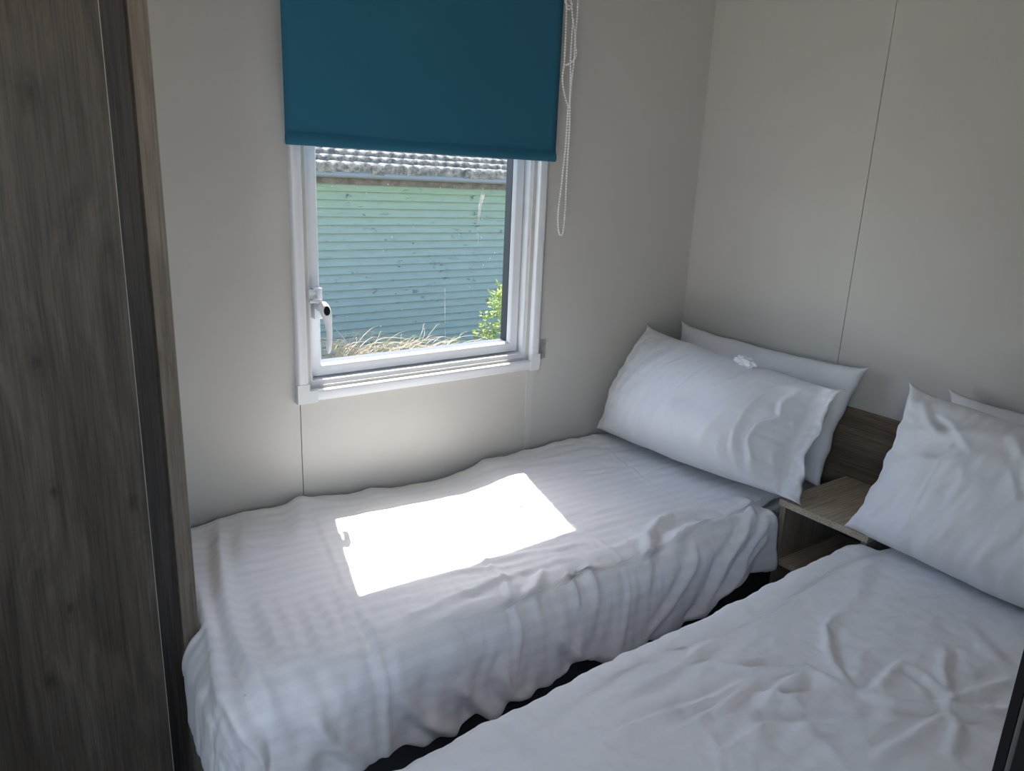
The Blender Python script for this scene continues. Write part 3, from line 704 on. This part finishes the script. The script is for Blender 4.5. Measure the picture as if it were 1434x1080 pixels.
for k in range(nb):
    z0 = zb0+k*pz; i = len(V)
    for x in (-3, 7): V += [(x, 0, z0-.004), (x, -.014, z0-.004), (x, -.012, z0+.004), (x, .004, z0+pz)]
    F += [(i+j, i+4+j, i+5+j, i+1+j) for j in range(3)]
spart(mesh_obj('boarding', V, F, shed_wall_mat()))
for xa in (-3.0, 6.9): 
    spart(box_obj('side_wall', (xa, xa+.1, .005, 3.2, -.7, 1.2), M['strip'], None, bevel=0))
bm = bmesh.new(); box(bm, -3, 7, -.02, .03, 1.185, 1.232)
mm = mat('brown_fascia', (.10, .08, .07), .8); v = coords(mm); lk(mm, ramp(mm, noise(mm, v, 14, 5, .7), [(.35, (.06, .05, .045)), (.6, (.15, .12, .105))]), bsdf(mm).inputs['Base Color'])
spart(bm_obj('fascia', bm, mm))
bm = bmesh.new(); tube(bm, [(-3, -.06, 1.258), (7, -.06, 1.258)], .026, 14)
mg = mat('grey_gutter', (.15, .17, .18), .6); spart(bm_obj('gutter', bm, mg, smooth=True))
# roof: courses of wavy tiles
def tile_mat():
    m = mat('lichen_tiles', (.42, .40, .37), .9); v = coords(m)
    c = ramp(m, noise(m, v, 22, 5, .7), [(.3, (.04, .04, .036)), (.43, (.10, .095, .085)), (.58, (.22, .20, .17)), (.75, (.36, .32, .25))])
    lk(m, c, bsdf(m).inputs['Base Color']); lk(m, bump(m, noise(m, v, 60, 4), .6, .01), bsdf(m).inputs['Normal']); return m
V, F = [], []; pit = radians(15); gg = .185; nx = 900; lift = .048
rk = np.random.RandomState(2)
for c in range(16):
    i0 = len(V); ph = rk.rand()*.8; jit = rk.randn(120)*.005
    for (s_, up) in ((-.012, -.028), (-.012, lift*.45), (.0, lift), (gg*.5, lift*.55), (gg, .004)):
        for i in range(nx+1):
            x = -3+10*i/nx; wv = .008*sin(2*pi*x/.11+ph); j = jit[int((x+3)/.11) % 120]
            s = s_+c*gg+j*(1 if up > .02 or s_ < 0 else 0)
            V.append((x, -.07+s*cos(pit)-(up+wv)*sin(pit), 1.302+s*sin(pit)+(up+wv)*cos(pit)))
    for r_ in range(4):
        for i in range(nx): a = i0+r_*(nx+1)+i; F.append((a, a+1, a+nx+2, a+nx+1))
spart(mesh_obj('roof', V, F, tile_mat(), None, True))
spart(box_obj('roof_back', (-3, 7, 2.87, 2.9, 1.0, 2.06), M['strip'], None, bevel=0))

# dry grass: arching straw blades
rg = random.Random(8)
def straw(bm, x, y, z0, h, lean, az, w_):
    pts = []; n = 9
    for i in range(n):
        t = i/(n-1); ht = h*(t-.45*lean*t**3); out = lean*h*t*t*.9
        pts.append((x+cos(az)*out+.01*sin(t*9+az*3), y+sin(az)*out, z0+ht))
    tube(bm, pts, [w_*(1-.7*i/(n-1)) for i in range(n)], 3, False)
def straw_mat():
    m = mat('dry_straw', (.5, .42, .28), .7); v = coords(m)
    lk(m, ramp(m, noise(m, v, 7, 3), [(.3, (.12, .16, .06)), (.45, (.26, .22, .13)), (.6, (.40, .31, .21)), (.8, (.30, .20, .14))]), bsdf(m).inputs['Base Color']); return m
bm = bmesh.new()
for i in range(650):
    x = rg.triangular(-.45, .95, -.05); top = np.interp(x, [-.4, -.1, .15, .45, .75, 1.0], [.40, .36, .26, .22, .10, .02])
    h = (top+.6)*rg.uniform(.75, 1.02); straw(bm, x, rg.uniform(2.65, 3.05), -.6, h, rg.uniform(.15, .75), rg.choice((0, pi))+rg.uniform(-.9, .9), rg.uniform(.0018, .0036))
for i in range(380):
    x = rg.uniform(-.15, .75); straw(bm, x, rg.uniform(2.6, 2.95), rg.uniform(-.12, .10-.1*x), rg.uniform(.15, .32), rg.uniform(.8, 1.5), rg.uniform(-1, 1)+rg.choice((0, pi)), .003)
gr = bm_obj('dry_grass', bm, straw_mat()); tag(gr, 'tangle of long dry straw-coloured grass outside below the window', 'grass', kind='stuff')
# leafy plants
def leaf_mat(name, a, b):
    m = mat(name, a, .5); v = coords(m); c = ramp(m, noise(m, v, 16, 2), [(.35, a), (.65, b)]); lk(m, c, bsdf(m).inputs['Base Color'])
    tr = N(m, 'ShaderNodeBsdfTranslucent'); lk(m, c, tr.inputs[0]); mx = N(m, 'ShaderNodeMixShader'); mx.inputs[0].default_value = .5
    lk(m, bsdf(m).outputs[0], mx.inputs[1]); lk(m, tr.outputs[0], mx.inputs[2]); lk(m, mx.outputs[0], m.node_tree.nodes['Material Output'].inputs[0]); return m
LM = leaf_mat('shrub_leaf', (.14, .25, .04), (.46, .48, .15))
def leaf(bm, p, d, up, l, w_):
    d = d.normalized(); s = d.cross(up)
    if s.length < .01: s = Vector((1, 0, 0))
    s.normalize(); n = s.cross(d)
    prof = [(0, 0), (.25, .8), (.55, 1), (.8, .6), (1, 0)]
    L = [bm.verts.new(p+d*l*t+s*w_*k*.5+n*l*.08*t) for t, k in prof]; C = [bm.verts.new(p+d*l*t-n*w_*.12*k) for t, k in prof[1:-1]]; R_ = [bm.verts.new(p+d*l*t-s*w_*k*.5+n*l*.08*t) for t, k in prof[1:-1]]
    for a, b, c_ in ((L[0], L[1], C[0]), (L[0], C[0], R_[0])): bm.faces.new((a, b, c_))
    for i in range(2):
        bm.faces.new((L[i+1], L[i+2], C[i+1], C[i])); bm.faces.new((C[i], C[i+1], R_[i+1], R_[i]))
    bm.faces.new((L[3], L[4], C[2])); bm.faces.new((C[2], L[4], R_[2]))
def plant(name, label, stems, y, nleaf, size, z0=-.6, mat_=LM, seed=1):
    t = thing(name, label, 'plant', (stems[0][0], y, z0)); r = random.Random(seed)
    bs = bmesh.new(); bl_ = bmesh.new()
    for xb, xt, zt_ in stems:
        dy = r.uniform(-.12, .12); P = []
        for i in range(14):
            k = i/13; P.append(Vector((xb+(xt-xb)*k**1.5+.015*sin(k*9+xt*7), y+dy+.03*sin(k*5), z0+(zt_-z0)*k)))
        tube(bs, P, [.006*(1-.7*i/13) for i in range(14)], 5)
        for q in range(nleaf):
            k = 1-r.random()**1.3*.75; i = min(int(k*13), 12); f_ = k*13-i; p = P[i].lerp(P[i+1], f_)
            d_ = Vector((r.uniform(-1, 1), r.uniform(-1, .6), r.uniform(-.5, .7)))
            p = p+d_.normalized()*r.uniform(.0, .05)
            leaf(bl_, p, d_, Vector((r.uniform(-.5, .5), r.uniform(-.8, -.1), 1)), size*r.uniform(.6, 1.2), size*r.uniform(.4, .75))
    rp(bm_obj('stem', bs, mat_ if mat_ is not LM else M['stemm'], smooth=True), t); rp(bm_obj('foliage', bl_, mat_), t)
    return t
M['stemm'] = mat('green_stem', (.25, .33, .10), .6)
plant('leafy_shrub', 'bright green leafy shrub outside at the window\'s lower right', [(1.30, 1.10, .47), (1.3, 1.17, .50), (1.32, 1.24, .44), (1.25, 1.20, .40), (1.2, 1.12, .28), (1.3, 1.27, .50), (1.25, 1.16, .33), (1.22, 1.08, .16), (1.28, 1.22, .24), (1.3, 1.33, .46), (1.2, 1.05, .10), (1.3, 1.30, .3), (1.15, 1.0, .06), (1.3, 1.38, .5)], 2.9, 75, .042, seed=4)
plant('weed', 'small yellow-green weed among the dry grass outside', [(.62, .50, .06), (.62, .56, .08), (.64, .62, .06), (.62, .46, .03)], 2.8, 16, .045, seed=9)
